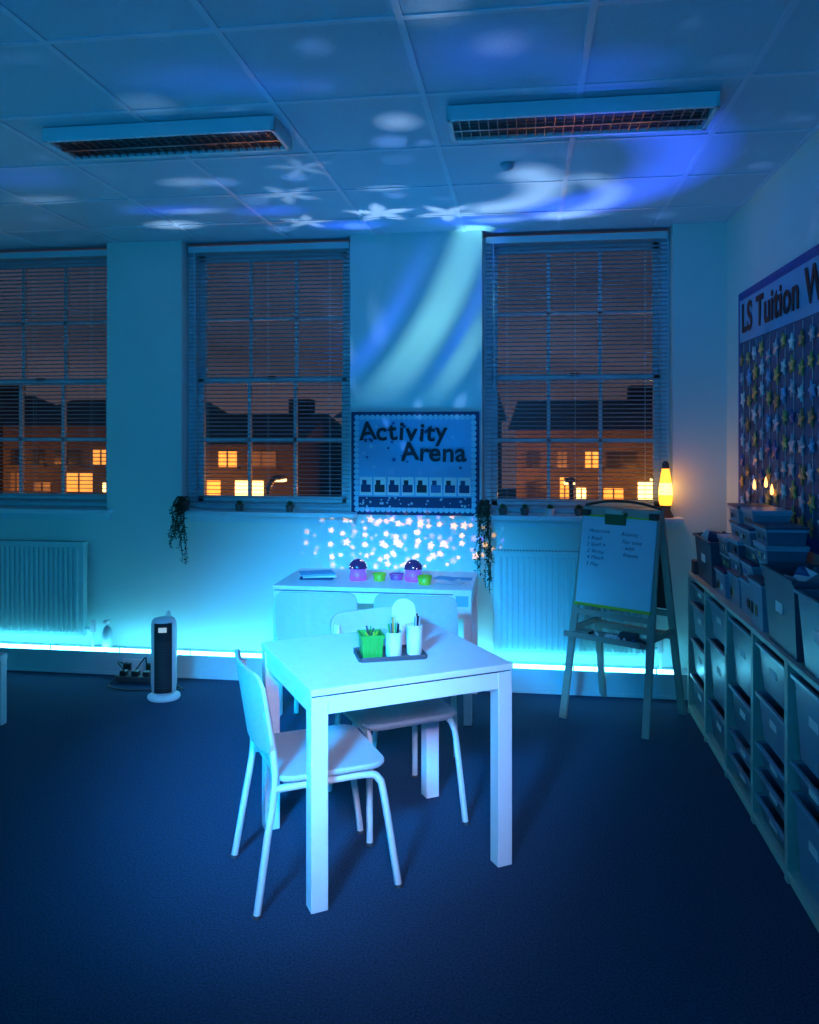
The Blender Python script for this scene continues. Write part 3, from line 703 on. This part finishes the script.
# pier beams
lx,ly,lz=PJ[1][0],PJ[1][1]+.06,AT+.10
L,nt,g,sp=spot('star_projector_beam_light',(lx,ly,lz),(0,.6,1.2),130,200)
dd=YW-ly
u=g.m('ADD',g.m('MULTIPLY',g.m('DIVIDE',sp.outputs[0],sp.outputs[1]),dd),lx); v=g.m('ADD',g.m('MULTIPLY',g.m('DIVIDE',sp.outputs[2],sp.outputs[1]),dd),lz)
up=g.m('MULTIPLY',g.m('SUBTRACT',v,1.80),1.8,clamp=True)
hgt=g.m('ADD',.55,g.m('MULTIPLY',g.m('SUBTRACT',v,1.78),1.1))
a=g.m('MULTIPLY',g.arc(u,v,-3.0,3.75,2.78,.15,-28,34,1.2,k=8,hard=1.6),up); b=g.m('MULTIPLY',g.arc(u,v,-3.0,3.75,3.07,.09,-36,11,1.1,k=60,hard=1.5),up)
c=g.m('MULTIPLY',g.arc(u,v,-3.0,3.75,2.52,.10,-33,16,1.3,k=30),up); c2=g.m('MULTIPLY',g.arc(u,v,-3.0,3.75,2.97,.06,-25,14,1.2,k=30),up)
colour_out(nt,[(g.m('MULTIPLY',g.sum([a,b]),hgt),(.26,.68,.72)),(g.sum([c,c2]),(.03,.08,.9))])
# wall star dots
for k,(px,py) in enumerate(PJ):
    lx,ly,lz=px,py+.062,AT+.105
    L,nt,g,sp=spot('star_projector_dot_light',(lx,ly,lz),(0,1,.28),150,120,.0005)
    dd=YW-ly
    u=g.m('MULTIPLY',g.m('DIVIDE',sp.outputs[0],sp.outputs[1]),dd); v=g.m('MULTIPLY',g.m('DIVIDE',sp.outputs[2],sp.outputs[1]),dd)
    cb=nt.nodes.new('ShaderNodeCombineXYZ');nt.links.new(u,cb.inputs[0]);nt.links.new(v,cb.inputs[1])
    vo=nt.nodes.new('ShaderNodeTexVoronoi');vo.voronoi_dimensions='2D';vo.inputs['Scale'].default_value=12+k*2;vo.inputs['Randomness'].default_value=.75;nt.links.new(cb.outputs[0],vo.inputs['Vector'])
    sb=nt.nodes.new('ShaderNodeVectorMath');sb.operation='SUBTRACT';nt.links.new(cb.outputs[0],sb.inputs[0]);nt.links.new(vo.outputs['Position'],sb.inputs[1])
    s2=nt.nodes.new('ShaderNodeSeparateXYZ');nt.links.new(sb.outputs[0],s2.inputs[0])
    sc=nt.nodes.new('ShaderNodeSeparateXYZ');nt.links.new(vo.outputs['Color'],sc.inputs[0])
    rad=g.m('ADD',.013,g.m('MULTIPLY',sc.outputs[0],.018))
    t=g.m('DIVIDE',g.m('PINGPONG',g.m('ADD',g.m('ARCTAN2',s2.outputs[1],s2.outputs[0]),15.0),math.pi/5),math.pi/5)
    rad=g.m('MULTIPLY',rad,g.m('SUBTRACT',1.0,g.m('MULTIPLY',t,.6)))
    d=g.m('SQRT',g.m('ADD',g.m('MULTIPLY',s2.outputs[0],s2.outputs[0]),g.m('MULTIPLY',s2.outputs[1],s2.outputs[1])))
    mk=g.m('DIVIDE',g.m('SUBTRACT',rad,d),.0015,clamp=True)
    fade=g.disc(u,v,0,.05,.58,.24,.4)
    comp=g.m('ADD',.15,g.m('MULTIPLY',g.m('ADD',g.m('MULTIPLY',u,u),g.m('MULTIPLY',v,v)),2.0))
    mk=g.m('MULTIPLY',g.m('MULTIPLY',mk,fade),comp)
    wm=g.m('GREATER_THAN',sc.outputs[1],.25)
    colour_out(nt,[(g.m('MULTIPLY',mk,wm),(1.0,.33,.0)),(g.m('MULTIPLY',mk,g.m('SUBTRACT',1.0,wm)),(.28,.10,.9))])
# ------------------------------------------------------------------ camera
cam=bpy.data.cameras.new('camera');co=bpy.data.objects.new('camera',cam);S.collection.objects.link(co)
co.location=(0,0,1.65);co.rotation_euler=(R(90),0,R(8));cam.sensor_width=36;cam.lens=820/1024*36;cam.shift_y=-82/1024
S.camera=co
